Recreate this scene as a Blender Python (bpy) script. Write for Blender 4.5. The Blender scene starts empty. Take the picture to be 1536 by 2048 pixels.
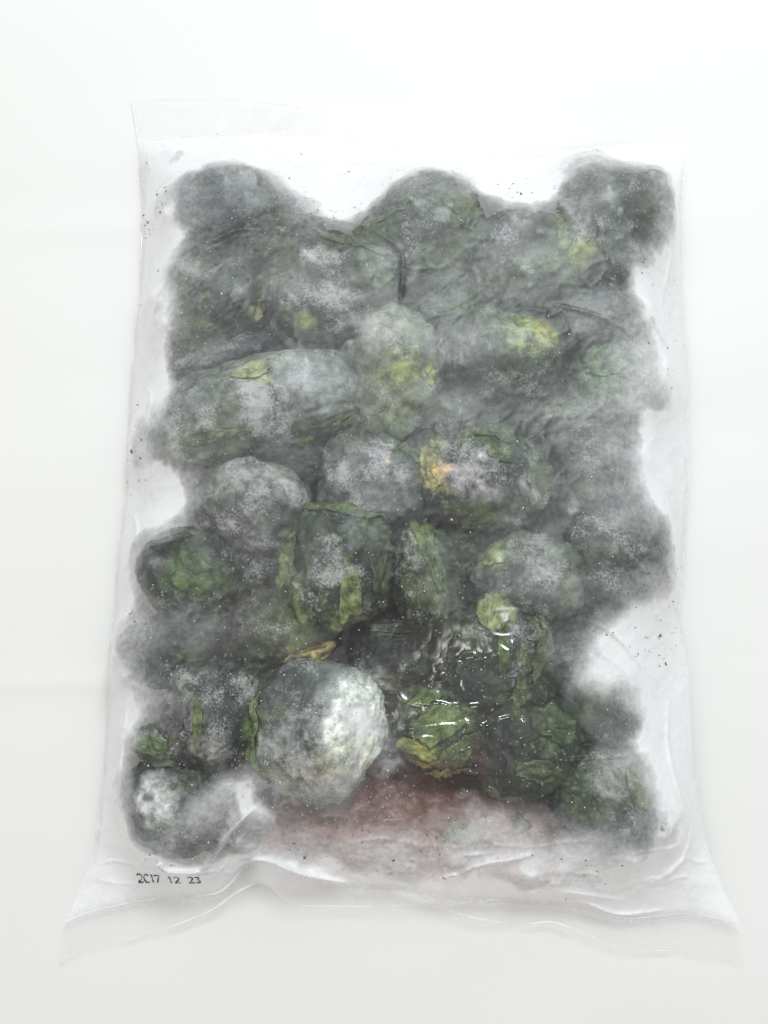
import bpy, bmesh, math, random
import numpy as np
from mathutils import Vector

R = math.radians
random.seed(7)
rng = np.random.default_rng(7)
scene = bpy.context.scene
COL = scene.collection

# ------------------------------------------------------------------ camera
FOC = 30.0
DIST = 0.427
TILT = R(9.0)
cam_d = bpy.data.cameras.new("camera")
cam_d.lens = FOC
cam_d.sensor_width = 36
cam_d.clip_start = 0.01
cam_d.clip_end = 20
cam = bpy.data.objects.new("camera", cam_d)
COL.objects.link(cam)
cam.location = (0, -DIST * math.sin(TILT), DIST * math.cos(TILT))
cam.rotation_euler = (TILT, 0, 0)
scene.camera = cam

# ------------------------------------------------------------------ light
world = bpy.data.worlds.new("World")
scene.world = world
world.use_nodes = True
bg = world.node_tree.nodes["Background"]
bg.inputs[0].default_value = (0.965, 0.952, 0.928, 1)
bg.inputs[1].default_value = 0.56


def area(name, loc, target, size, size_y, power, color):
    d = bpy.data.lights.new(name, 'AREA')
    d.shape = 'RECTANGLE'
    d.size = size
    d.size_y = size_y
    d.energy = power
    d.color = color
    o = bpy.data.objects.new(name, d)
    COL.objects.link(o)
    o.location = loc
    o.rotation_euler = (Vector(target) - Vector(loc)).to_track_quat('-Z', 'Y').to_euler()
    return o


area("window_light", (0.25, 0.75, 1.15), (0.05, 0.08, 0), 0.38, 0.32, 9.0, (0.88, 0.97, 1.0))
area("room_lamp", (-0.55, 0.15, 1.5), (0, 0, 0), 0.30, 0.30, 2.2, (1.0, 0.96, 0.93))

scene.view_settings.view_transform = 'Standard'
scene.view_settings.look = 'None'
scene.view_settings.gamma = 1
scene.view_settings.exposure = 0.26
cy = scene.cycles
cy.use_denoising = True
cy.max_bounces = 12
cy.diffuse_bounces = 7
cy.glossy_bounces = 3
cy.transmission_bounces = 8
cy.transparent_max_bounces = 16
cy.sample_clamp_indirect = 4
cy.blur_glossy = 0.5


# ------------------------------------------------------------------ helpers
def at(px, py, z=0.0):
    """photo pixel -> world point on the plane of height z (array friendly)"""
    px = np.asarray(px, float)
    py = np.asarray(py, float)
    k = 36.0 / FOC / 2048.0
    dx = (px - 768) * k
    dy = (1024 - py) * k
    c, s = math.cos(TILT), math.sin(TILT)
    wx, wy, wz = dx, dy * c + s, dy * s - c
    t = (z - DIST * c) / wz
    return np.stack([wx * t, -DIST * s + wy * t, np.zeros_like(wx) + z], -1)


_tab = rng.random(65536).astype(np.float64)


def vnoise(x, y, z):
    """smooth value noise, about -1..1"""
    xi, yi, zi = np.floor(x).astype(np.int64), np.floor(y).astype(np.int64), np.floor(z).astype(np.int64)
    fx, fy, fz = x - xi, y - yi, z - zi
    fx = fx * fx * fx * (fx * (fx * 6 - 15) + 10)
    fy = fy * fy * fy * (fy * (fy * 6 - 15) + 10)
    fz = fz * fz * fz * (fz * (fz * 6 - 15) + 10)
    r = 0

    for a in (0, 1):
        for b in (0, 1):
            for c in (0, 1):
                h = ((xi + a) * 73856093 ^ (yi + b) * 19349663 ^ (zi + c) * 83492791)
                h = (h ^ (h >> 13)) * 1274126177
                v = _tab[(h ^ (h >> 16)) & 65535]
                r = r + v * (fx if a else 1 - fx) * (fy if b else 1 - fy) * (fz if c else 1 - fz)
    return r * 2 - 1


def fbm(x, y, z, octs=4, gain=0.5):
    a, s, f = 1.0, 0.0, 1.0
    for i in range(octs):
        s = s + a * vnoise(x * f + 17.3 * i, y * f + 5.1 * i, z * f + 9.7 * i)
        a *= gain
        f *= 2.03
    return s


def sstep(a, b, x):
    t = np.clip((x - a) / (b - a), 0, 1)
    return t * t * (3 - 2 * t)


def new_obj(name, me, parent=None, mat=None):
    o = bpy.data.objects.new(name, me)
    COL.objects.link(o)
    if parent is not None:
        o.parent = parent
    if mat is not None:
        me.materials.append(mat)
    return o


def mesh_np(name, verts, faces, smooth=True):
    """verts (n,3), faces (m,k) with constant k"""
    verts = np.asarray(verts, np.float32)
    faces = np.asarray(faces, np.int32)
    me = bpy.data.meshes.new(name)
    me.vertices.add(len(verts))
    me.vertices.foreach_set("co", verts.ravel())
    k = faces.shape[1]
    me.loops.add(faces.size)
    me.loops.foreach_set("vertex_index", faces.ravel())
    me.polygons.add(len(faces))
    me.polygons.foreach_set("loop_start", np.arange(0, faces.size, k, dtype=np.int32))
    me.update(calc_edges=True)
    me.validate()
    if smooth:
        me.polygons.foreach_set("use_smooth", np.ones(len(me.polygons), bool))
    return me


def attr_f(me, name, vals):
    a = me.attributes.new(name, 'FLOAT', 'POINT')
    a.data.foreach_set("value", np.asarray(vals, np.float32))


def attr_c(me, name, rgb):
    a = me.attributes.new(name, 'FLOAT_COLOR', 'POINT')
    c = np.ones((len(rgb), 4), np.float32)
    c[:, :3] = rgb
    a.data.foreach_set("color", c.ravel())


def thing(name, label, cat, loc, group=None):
    o = bpy.data.objects.new(name, None)
    COL.objects.link(o)
    o.empty_display_size = 0.01
    o.location = loc
    o["label"] = label
    o["category"] = cat
    if group:
        o["group"] = group
    return o


def grid_faces(nu, nv):
    i = np.arange(nu * nv).reshape(nv, nu)
    return np.stack([i[:-1, :-1], i[:-1, 1:], i[1:, 1:], i[1:, :-1]], -1).reshape(-1, 4)


def resample(pts, n):
    """Catmull-Rom smooth resample of a polyline to n points"""
    p = np.asarray(pts, float)
    P = np.vstack([2 * p[0] - p[1], p, 2 * p[-1] - p[-2]])
    out = []
    m = 12
    for i in range(len(p) - 1):
        a, b, c, d = P[i], P[i + 1], P[i + 2], P[i + 3]
        for t in np.linspace(0, 1, m, endpoint=False):
            out.append(0.5 * ((2 * b) + (-a + c) * t + (2 * a - 5 * b + 4 * c - d) * t * t
                              + (-a + 3 * b - 3 * c + d) * t ** 3))
    out.append(p[-1])
    out = np.array(out)
    s = np.r_[0, np.cumsum(np.linalg.norm(np.diff(out, axis=0), axis=1))]
    q = np.linspace(0, s[-1], n)
    return np.stack([np.interp(q, s, out[:, k]) for k in range(out.shape[1])], -1)


# ------------------------------------------------------------------ materials
class NT:
    def __init__(self, name):
        self.m = bpy.data.materials.new(name)
        self.m.use_nodes = True
        self.t = self.m.node_tree
        self.t.nodes.clear()
        self.out = self.t.nodes.new("ShaderNodeOutputMaterial")

    def n(self, typ, **kw):
        nd = self.t.nodes.new("ShaderNode" + typ)
        for k, v in kw.items():
            if k in nd.inputs.keys():
                self.put(nd.inputs[k], v)
            else:
                setattr(nd, k, v)
        return nd

    def put(self, sock, v):
        if hasattr(v, "bl_idname") or hasattr(v, "is_output"):
            self.t.links.new(v, sock)
        else:
            sock.default_value = v

    def math(self, op, a, b=None, clamp=False):
        nd = self.t.nodes.new("ShaderNodeMath")
        nd.operation = op
        nd.use_clamp = clamp
        self.put(nd.inputs[0], a)
        if b is not None:
            self.put(nd.inputs[1], b)
        return nd.outputs[0]

    def mixc(self, f, a, b, blend='MIX'):
        nd = self.t.nodes.new("ShaderNodeMix")
        nd.data_type = 'RGBA'
        nd.blend_type = blend
        self.put(nd.inputs[0], f)
        self.put(nd.inputs[6], a)
        self.put(nd.inputs[7], b)
        return nd.outputs[2]

    def mixs(self, f, a, b):
        nd = self.t.nodes.new("ShaderNodeMixShader")
        self.put(nd.inputs[0], f)
        self.t.links.new(a, nd.inputs[1])
        self.t.links.new(b, nd.inputs[2])
        return nd.outputs[0]

    def noise(self, vec, scale, detail=4, rough=0.6, dist=0.0):
        nd = self.n("TexNoise", Scale=scale, Detail=detail, Roughness=rough, Distortion=dist)
        self.put(nd.inputs["Vector"], vec)
        return nd.outputs["Fac"]

    def ramp(self, f, a, b):
        nd = self.t.nodes.new("ShaderNodeMapRange")
        nd.interpolation_type = 'SMOOTHSTEP'
        self.put(nd.inputs["Value"], f)
        self.put(nd.inputs["From Min"], a)
        self.put(nd.inputs["From Max"], b)
        return nd.outputs["Result"]

    def bump(self, h, strength, dist, normal=None):
        nd = self.t.nodes.new("ShaderNodeBump")
        self.put(nd.inputs["Height"], h)
        nd.inputs["Strength"].default_value = strength
        nd.inputs["Distance"].default_value = dist
        if normal is not None:
            self.t.links.new(normal, nd.inputs["Normal"])
        return nd.outputs[0]

    def done(self, shader):
        self.t.links.new(shader, self.out.inputs[0])
        return self.m


def mat_sheet():
    t = NT("white_paper")
    pos = t.n("NewGeometry").outputs["Position"]
    big = t.noise(pos, 6, 3, 0.5)
    fine = t.noise(pos, 900, 3, 0.6)
    c = t.mixc(big, (0.765, 0.758, 0.748, 1), (0.80, 0.795, 0.785, 1))
    p = t.n("BsdfPrincipled", Roughness=0.85)
    t.put(p.inputs["Base Color"], c)
    p.inputs["Specular IOR Level"].default_value = 0.2
    t.put(p.inputs["Normal"], t.bump(fine, 0.15, 0.0002, t.bump(big, 0.3, 0.004)))
    return t.done(p.outputs[0])


def mat_greens(leaf=False):
    t = NT("frozen_leaf_surface" if not leaf else "frozen_leaf_edge")
    pos = t.n("NewGeometry").outputs["Position"]
    tint = t.n("Attribute", attribute_name="tint").outputs["Color"]
    fr = t.n("Attribute", attribute_name="frost").outputs["Fac"]
    mid = t.noise(pos, 170, 5, 0.72, 0.25)
    fine = t.noise(pos, 900, 4, 0.75, 0.3)
    var = t.math('ADD', t.math('MULTIPLY', t.ramp(mid, 0.3, 0.72), 1.35), 0.35)
    comb = t.n("CombineColor")
    for i in range(3):
        t.put(comb.inputs[i], var)
    c1 = t.mixc(1.0, tint, comb.outputs[0], 'MULTIPLY')
    # grains of rime: scattered by the fine noise, denser where the frost attribute is high
    g = t.math('ADD', t.math('MULTIPLY', fine, 0.74), t.math('MULTIPLY', mid, 0.38))
    g = t.math('ADD', g, t.math('MULTIPLY', fr, 0.34))
    gm = t.ramp(g, 0.69, 0.93)
    c2 = t.mixc(t.math('MULTIPLY', gm, 0.8), c1, (0.46, 0.455, 0.47, 1), 'LIGHTEN')
    p = t.n("BsdfPrincipled")
    t.put(p.inputs["Base Color"], c2)
    t.put(p.inputs["Roughness"], t.math('ADD', t.math('MULTIPLY', gm, 0.4), 0.45))
    p.inputs["Specular IOR Level"].default_value = 0.35
    b1 = t.bump(mid, 0.35, 0.0014)
    t.put(p.inputs["Normal"], t.bump(fine, 0.5, 0.0004, b1))
    return t.done(p.outputs[0])


def mat_film(front=True):
    t = NT("frosted_plastic_film" if front else "clear_plastic_film")
    geo = t.n("NewGeometry")
    pos = geo.outputs["Position"]
    fr = t.n("Attribute", attribute_name="frost").outputs["Fac"]
    wet = t.n("Attribute", attribute_name="wet").outputs["Fac"]
    n1 = t.noise(pos, 55, 5, 0.62, 0.6)
    n2 = t.noise(pos, 1300, 3, 0.7)
    # frost density: attribute modulated by cloudy and granular noise
    f = t.math('MULTIPLY', fr, t.math('ADD', t.math('MULTIPLY', n1, 0.45), 0.78))
    f = t.math('MULTIPLY', f, t.math('ADD', t.math('MULTIPLY', n2, 0.36), 0.82))
    # granular rime: crisp holes and grains wherever the coat is half closed
    n4 = t.noise(pos, 420, 4, 0.75, 0.2)
    half = t.math('MULTIPLY', t.math('MULTIPLY', f, t.math('SUBTRACT', 1.0, f)), 2.6)
    f = t.math('ADD', f, t.math('MULTIPLY', t.math('SUBTRACT', n4, 0.5), half))
    f = t.math('MINIMUM', t.math('MAXIMUM', f, 0.015), 0.95)
    stretch = t.n("Mapping")
    stretch.inputs["Scale"].default_value = (1, 0.35, 1)
    stretch.inputs["Rotation"].default_value = (0, 0, R(35))
    t.put(stretch.inputs["Vector"], pos)
    n3 = t.noise(stretch.outputs[0], 170, 3, 0.5, 1.2)
    nrm = t.bump(n3, 0.08 if front else 0.1, 0.0012)
    transp = t.n("BsdfTransparent", Color=(0.997, 0.997, 0.997, 1)).outputs[0]
    refr = t.n("BsdfRefraction", IOR=1.08, Roughness=0.55, Color=(0.97, 0.97, 0.97, 1)).outputs[0]
    blur = t.math('MULTIPLY', t.ramp(fr, 0.1, 0.7), 0.10 if front else 0.0)
    clear = t.mixs(blur, transp, refr)
    dif = t.n("BsdfDiffuse", Color=(0.95, 0.955, 0.965, 1))
    tra = t.n("BsdfTranslucent", Color=(0.975, 0.975, 0.98, 1))
    t.put(dif.inputs["Normal"], nrm)
    frost = t.mixs(0.17, dif.outputs[0], tra.outputs[0])
    body = t.mixs(f, clear, frost)
    gl = t.n("BsdfGlossy", Color=(1, 1, 1, 1))
    t.put(gl.inputs["Roughness"], t.math('SUBTRACT', 0.42, t.math('MULTIPLY', wet, 0.34)))
    t.put(gl.inputs["Normal"], nrm)
    lw = t.n("LayerWeight", Blend=0.5)
    t.put(lw.inputs["Normal"], nrm)
    sch = t.math('ADD', t.math('MULTIPLY', t.math('POWER', lw.outputs["Facing"], 5.0), 0.9), 0.045)
    k = t.math('MULTIPLY', sch, t.math('ADD', t.math('MULTIPLY', wet, 1.05), 0.45))
    return t.done(t.mixs(k, body, gl.outputs[0]))


def mat_simple(name, col, rough=0.6, spec=0.4):
    t = NT(name)
    pos = t.n("NewGeometry").outputs["Position"]
    nz = t.noise(pos, 300, 3, 0.6)
    c = t.mixc(nz, tuple(v * 0.6 for v in col) + (1,), tuple(min(1, v * 1.3) for v in col) + (1,))
    p = t.n("BsdfPrincipled", Roughness=rough)
    p.inputs["Specular IOR Level"].default_value = spec
    t.put(p.inputs["Base Color"], c)
    return t.done(p.outputs[0])


def mat_edge():
    t = NT("sealed_film_edge")
    d = t.n("BsdfDiffuse", Color=(0.93, 0.93, 0.93, 1)).outputs[0]
    g = t.n("BsdfGlossy", Roughness=0.25).outputs[0]
    tr = t.n("BsdfTransparent").outputs[0]
    pos = t.n("NewGeometry").outputs["Position"]
    nz = t.noise(pos, 45, 3, 0.6)
    return t.done(t.mixs(t.ramp(nz, 0.35, 0.75), tr, t.mixs(0.12, d, g)))


def mat_drop():
    t = NT("water_droplet")
    g = t.n("BsdfGlossy", Roughness=0.08).outputs[0]
    tr = t.n("BsdfRefraction", IOR=1.33, Roughness=0.0).outputs[0]
    fres = t.n("Fresnel", IOR=1.5).outputs[0]
    return t.done(t.mixs(t.math('MULTIPLY', fres, 1.6, True), tr, g))


M_SHEET = mat_sheet()
M_GREEN = mat_greens()
M_FILM = mat_film(True)
M_BACK = mat_film(False)
M_EDGE = mat_edge()
M_INK = mat_simple("black_stamp_ink", (0.015, 0.015, 0.017), 0.5)
M_CRUMB = mat_simple("dark_leaf_crumb", (0.15, 0.145, 0.14), 0.8)
M_DROP = mat_drop()
M_ICE = mat_simple("white_ice", (0.66, 0.66, 0.68), 0.5)

# ------------------------------------------------------------------ the setting
nx, ny = 260, 300
gx, gy = [0.34 * q + 1.3 * q ** 3 for q in np.meshgrid(np.linspace(-1, 1, nx), np.linspace(-1, 1, ny))]
gz = -0.0012 + 0.0006 * fbm(gx * 7, gy * 7, gx * 0 + 2, 3)


def fold_line(gx, gy, a, b, amp, wid):
    ax, ay = at(*a)[:2]
    bx, by = at(*b)[:2]
    L = math.hypot(bx - ax, by - ay)
    ux, uy = (bx - ax) / L, (by - ay) / L
    d = -(gx - ax) * uy + (gy - ay) * ux
    return amp * np.exp(-np.abs(d) / wid) * (0.08 + 0.92 / (1 + np.exp((gx + 0.10) / 0.012)))


gz = gz + 0.0016 * fbm(gx * 4.2 + 3, gy * 9, gx * 0 + 61, 3)
gz = np.minimum(gz, -0.0002)
gz = gz + fold_line(gx, gy, (0, 457), (200, 456), 0.0013, 0.005)
gz = gz + fold_line(gx, gy, (0, 1368), (210, 1364), 0.0013, 0.005)
sheet = new_obj("white_sheet", mesh_np("white_sheet", np.stack([gx, gy, gz], -1).reshape(-1, 3), grid_faces(nx, ny)), None, M_SHEET)
sheet["kind"] = "structure"

# ------------------------------------------------------------------ colour features
GREEN = (0.080, 0.122, 0.046)
LEAF = (0.13, 0.19, 0.052)
YEL = (0.40, 0.44, 0.13)
ORA = (0.56, 0.40, 0.17)
PALE = (0.68, 0.71, 0.67)
WHITE = (0.62, 0.62, 0.62)
GREYP = (0.34, 0.33, 0.35)
DARK = (0.008, 0.012, 0.011)
RED = (0.085, 0.022, 0.022)
BLUE = (0.030, 0.048, 0.058)
OLIVE = (0.12, 0.14, 0.05)
# (px, py, rx, ry, rot, colour, strength)
FEAT = [
    (430, 390, 110, 60, -10, BLUE, .8), (410, 500, 90, 50, 30, (0.05, 0.07, 0.06), .6),
    (515, 585, 10, 22, 15, YEL, .8), (495, 618, 12, 14, 0, YEL, .5), (614, 640, 20, 22, 0, YEL, .7),
    (600, 600, 60, 60, 0, (0.03, 0.055, 0.03), .6), (700, 590, 30, 18, 30, GREYP, .6),
    (690, 490, 120, 20, 28, GREEN, .6), (760, 580, 30, 40, 0, GREEN, .6),
    (740, 430, 60, 30, -20, LEAF, .6), (930, 430, 50, 60, 0, GREEN, .9), (905, 400, 50, 20, 0, LEAF, .5),
    (860, 520, 60, 30, 0, GREEN, .6), (840, 560, 70, 22, 15, DARK, .9),
    (1010, 470, 50, 50, 0, DARK, .9), (1120, 460, 26, 70, -8, LEAF, .9), (1090, 520, 60, 30, -20, GREEN, .8),
    (1165, 500, 35, 30, 0, YEL, .75), (1130, 555, 50, 30, 0, LEAF, .6), (1150, 590, 60, 20, 0, DARK, .7),
    (1230, 390, 40, 30, 0, GREEN, .5), (1200, 430, 40, 50, 0, (0.04, 0.06, 0.055), .7), (1290, 470, 30, 80, 10, DARK, .6),
    (1010, 560, 60, 30, 0, GREEN, .6), (980, 620, 70, 20, 0, GREEN, .6),
    (1055, 672, 50, 42, 0, (0.24, 0.30, 0.085), 2.0), (1088, 668, 12, 26, 0, ORA, .6), (1010, 650, 40, 30, 0, LEAF, .7),
    (960, 680, 50, 40, 0, (0.25, 0.3, 0.25), .7), (1200, 640, 70, 40, 0, DARK, .8),
    (745, 660, 70, 40, -15, (0.36, 0.36, 0.33), .8), (800, 745, 60, 40, -30, (0.26, 0.31, 0.09), .9),
    (865, 740, 14, 18, 0, YEL, .7), (790, 820, 60, 50, 0, (0.13, 0.17, 0.06), .8), (840, 640, 40, 30, 0, OLIVE, .6),
    (835, 600, 40, 16, 0, (0.12, 0.17, 0.06), .6),
    (505, 750, 26, 24, 10, (0.5, 0.55, 0.2), .95), (530, 775, 16, 14, 0, YEL, .7), (690, 830, 30, 26, -20, LEAF, .8),
    (605, 875, 18, 10, 0, YEL, .7), (440, 850, 60, 26, -20, GREEN, .7), (340, 890, 60, 40, 0, GREEN, .6),
    (640, 770, 90, 60, 10, (0.26, 0.26, 0.27), .55), (520, 830, 90, 40, 0, (0.16, 0.16, 0.14), .5),
    (520, 745, 40, 20, 0, OLIVE, .5), (560, 720, 60, 24, -10, (0.3, 0.33, 0.28), .6),
    (490, 960, 90, 40, -5, (0.30, 0.32, 0.29), .75), (580, 980, 30, 26, 0, (0.42, 0.41, 0.43), .7),
    (540, 1030, 90, 40, 10, (0.05, 0.045, 0.05), .7), (440, 1030, 50, 40, 0, (0.07, 0.08, 0.07), .6),
    (740, 940, 70, 50, 0, (0.20, 0.20, 0.20), .7), (765, 930, 8, 14, 0, ORA, .7), (700, 900, 50, 30, -20, (0.09, 0.12, 0.08), .5),
    (780, 990, 40, 40, 0, (0.14, 0.13, 0.13), .6), (800, 880, 60, 20, 20, GREEN, .6),
    (862, 905, 24, 50, 10, (0.36, 0.42, 0.12), .95), (875, 945, 28, 26, 0, ORA, .95), (880, 980, 24, 14, 0, YEL, .6),
    (1000, 905, 22, 22, 0, GREEN, 1.0), (960, 870, 60, 14, -12, LEAF, .7), (1070, 880, 26, 36, 20, GREEN, .8),
    (1085, 970, 14, 50, -10, OLIVE, .7), (960, 910, 22, 16, 0, WHITE, .7), (940, 970, 60, 26, 20, (0.5, 0.48, 0.5), .8),
    (1055, 985, 30, 14, 50, (0.5, 0.5, 0.5), .8), (1040, 920, 26, 40, 0, (0.02, 0.035, 0.03), .9), (950, 1030, 60, 30, 0, OLIVE, .6),
    (1120, 960, 30, 20, 0, GREEN, .6), (1145, 880, 34, 30, 0, DARK, .9), (1155, 880, 14, 12, 0, GREYP, .6),
    (1190, 720, 40, 30, 0, GREEN, .5), (1230, 760, 60, 40, 0, (0.2, 0.28, 0.18), .7), (1290, 800, 20, 30, 30, (0.05, 0.06, 0.06), .8),
    (390, 1150, 60, 46, 30, GREEN, 1.0), (340, 1090, 60, 20, -12, DARK, .7), (315, 1120, 24, 14, 0, GREYP, .7),
    (300, 1270, 40, 50, 0, (0.10, 0.11, 0.11), .5), (460, 1220, 40, 24, 0, OLIVE, .5), (430, 1160, 40, 30, 0, GREEN, .6),
    (650, 1090, 90, 60, 0, (0.03, 0.045, 0.03), .5), (700, 1180, 12, 60, 4, (0.22, 0.28, 0.08), .8), (600, 1200, 14, 60, -18, (0.16, 0.21, 0.06), .8),
    (565, 1110, 14, 40, 5, LEAF, .8), (660, 1010, 50, 10, 8, LEAF, .6), (740, 1050, 60, 10, 35, GREEN, .6),
    (770, 1140, 14, 14, 0, DARK, 1), (690, 1240, 26, 16, 0, (0.22, 0.26, 0.08), .7), (740, 1200, 24, 40, 20, (0.10, 0.10, 0.08), .5),
    (850, 1080, 22, 34, -20, LEAF, 1.0), (870, 1130, 24, 36, -20, GREEN, 1.0), (820, 1070, 24, 12, 30, YEL, .5), (840, 1180, 40, 40, 0, OLIVE, .6),
    (870, 1210, 20, 30, 0, (0.2, 0.19, 0.1), .5),
    (985, 1110, 30, 20, 0, (0.33, 0.40, 0.16), 1.0), (1000, 1112, 12, 10, 0, PALE, .6), (1070, 1110, 60, 50, 0, (0.18, 0.21, 0.16), .7),
    (1140, 1170, 24, 50, -15, (0.22, 0.26, 0.18), .6), (1190, 1110, 40, 24, 0, GREEN, .5), (1220, 1080, 60, 50, 0, (0.09, 0.10, 0.09), .5),
    (1250, 1160, 60, 40, 0, (0.03, 0.035, 0.05), .7),
    (620, 1300, 60, 12, 5, (0.3, 0.3, 0.1), .7), (640, 1302, 22, 10, 0, ORA, .8), (570, 1240, 60, 40, 0, OLIVE, .5),
    (600, 1275, 30, 10, 0, LEAF, .7),
    (790, 1280, 90, 50, 0, DARK, 1.0), (800, 1385, 50, 40, 0, (0.07, 0.045, 0.03), .7), (800, 1400, 20, 40, 10, GREEN, .6),  # first patch puts the deep hollow's shade into the ball's colour
    (990, 1230, 30, 30, 20, (0.33, 0.38, 0.14), .9), (1000, 1300, 9, 44, 0, LEAF, .9), (880, 1330, 8, 60, 12, GREYP, .8),
    (920, 1225, 40, 30, 0, (0.05, 0.06, 0.05), .6), (1080, 1290, 14, 60, -6, OLIVE, .7), (1040, 1380, 12, 50, 0, LEAF, .9),
    (900, 1270, 30, 20, 0, LEAF, .5), (930, 1370, 50, 40, 0, (0.02, 0.03, 0.028), .9),
    (850, 1400, 22, 16, 0, LEAF, 1.0), (890, 1440, 60, 26, -25, LEAF, .9), (840, 1490, 30, 14, 20, (0.34, 0.36, 0.08), 1.0),
    (905, 1490, 40, 16, -30, GREEN, .8), (850, 1522, 20, 10, 0, (0.40, 0.30, 0.08), .8), (900, 1550, 60, 30, 10, (0.24, 0.15, 0.05), .6),
    (1100, 1450, 50, 60, 20, (0.03, 0.06, 0.018), .9), (1000, 1530, 60, 40, 0, (0.02, 0.02, 0.02), .8),
    (1080, 1540, 50, 40, 0, GREEN, .5), (950, 1530, 30, 60, 0, RED, .6),
    (420, 1400, 30, 60, -10, (0.15, 0.15, 0.155), .5), (403, 1440, 9, 40, -4, LEAF, .9), (460, 1400, 40, 60, 0, DARK, .8),
    (300, 1485, 40, 24, 10, (0.12, 0.17, 0.07), .8), (420, 1500, 30, 20, 20, (0.42, 0.38, 0.36), .8), (350, 1480, 18, 16, 0, OLIVE, .7),
    (340, 1440, 50, 30, 0, GREYP, .5),
    (560, 1420, 60, 50, 0, (0.10, 0.11, 0.11), .5), (510, 1470, 22, 70, 0, (0.14, 0.22, 0.05), .8), (718, 1440, 62, 84, 0, PALE, 2.0),
    (705, 1500, 60, 40, 0, (0.70, 0.72, 0.56), .9), (600, 1470, 60, 40, 0, (0.36, 0.36, 0.37), .5), (610, 1530, 50, 24, 0, (0.17, 0.16, 0.06), .7),
    (550, 1490, 20, 30, 0, (0.36, 0.38, 0.34), .6), (560, 1570, 60, 30, 0, (0.30, 0.30, 0.14), .6), (660, 1560, 80, 30, 0, (0.46, 0.42, 0.38), .7),
    (650, 1340, 70, 20, 5, (0.05, 0.08, 0.06), .6),
    (312, 1595, 48, 52, 15, WHITE, .85), (370, 1560, 40, 26, 0, (0.10, 0.11, 0.07), .6), (300, 1680, 30, 30, 0, (0.09, 0.11, 0.11), .6),
    (430, 1590, 70, 40, -40, (0.10, 0.14, 0.14), .7), (430, 1650, 40, 40, 0, RED, .6),
    (1220, 1560, 40, 34, 20, (0.40, 0.41, 0.38), .7), (1270, 1550, 16, 50, 0, GREEN, .6), (1190, 1540, 30, 30, 0, GREEN, .5),
    (1250, 1650, 50, 30, 0, DARK, .7), (1150, 1480, 60, 20, 0, (0.05, 0.08, 0.05), .6),
    (960, 1640, 80, 50, 0, (0.50, 0.47, 0.34), .9),
]
_F = []
for f in FEAT:
    w = at(f[0], f[1], 0.036)
    _F.append((w[0], w[1], f[2] * 2.15e-4 * 1.0, f[3] * 2.15e-4, R(-f[4]), np.array(f[5]), f[6]))


def tint_of(P, seed, base, edge=None):
    """albedo of a point on the greens: base leaf colour plus its leaf, stem and rime patches and the painted hollow shade"""
    n = len(P)
    x, y, z = P[:, 0], P[:, 1], P[:, 2]
    nb = fbm(x * 60, y * 60, z * 60 + seed, 3)
    col = np.array(base)[None, :] * np.array((0.40, 0.54, 0.50)) * (1 + 0.45 * nb[:, None])
    gw = sstep(0.05, 0.75, fbm(x * 85 + 9, y * 85, z * 85 + seed * 1.7, 4)) * 0.75
    col = col + (np.array((0.066, 0.095, 0.046)) - col) * gw[:, None]
    if edge is not None:
        e = edge * sstep(-0.25, 0.45, fbm(x * 45 + 4, y * 45, z * 45 + seed, 2))
        col = col + (np.array((0.20, 0.25, 0.10)) - col) * e[:, None]
    wx = x + 0.0022 * fbm(x * 170, y * 170, z * 170 + 3, 3)
    wy = y + 0.0022 * fbm(x * 170 + 40, y * 170, z * 170 + 8, 3)
    top = sstep(-0.012, 0.004, z - 0.022)
    grit = fbm(x * 230, y * 230, z * 230 + 2, 3, 0.6)
    for (fx, fy, rx, ry, ro, c, s) in _F:
        dx, dy = wx - fx, wy - fy
        m = (np.abs(dx) < 0.03) & (np.abs(dy) < 0.03)
        if not m.any():
            continue
        a = (dx[m] * math.cos(ro) + dy[m] * math.sin(ro)) / rx
        b = (-dx[m] * math.sin(ro) + dy[m] * math.cos(ro)) / ry
        q = np.clip(s * np.exp(-((a * a + b * b) ** 1.7) * 0.9), 0, 1) * np.clip((0.78 if s < 1.5 else 1.3) + 0.75 * grit[m], 0, 1)
        col[m] += (c - col[m]) * (q * top[m])[:, None]
    return np.clip(col, 0.002, 0.9)


# ------------------------------------------------------------------ frozen greens
def ico(sub):
    bm = bmesh.new()
    bmesh.ops.create_icosphere(bm, subdivisions=sub, radius=1.0)
    v = np.array([p.co[:] for p in bm.verts])
    f = np.array([[q.index for q in p.verts] for p in bm.faces])
    bm.free()
    return v / np.linalg.norm(v, axis=1, keepdims=True), f


ICO = {5: ico(6), 4: ico(5)}   # bmesh counts the bare icosahedron as 1
OBST = []     # points the film has to pass over


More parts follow.
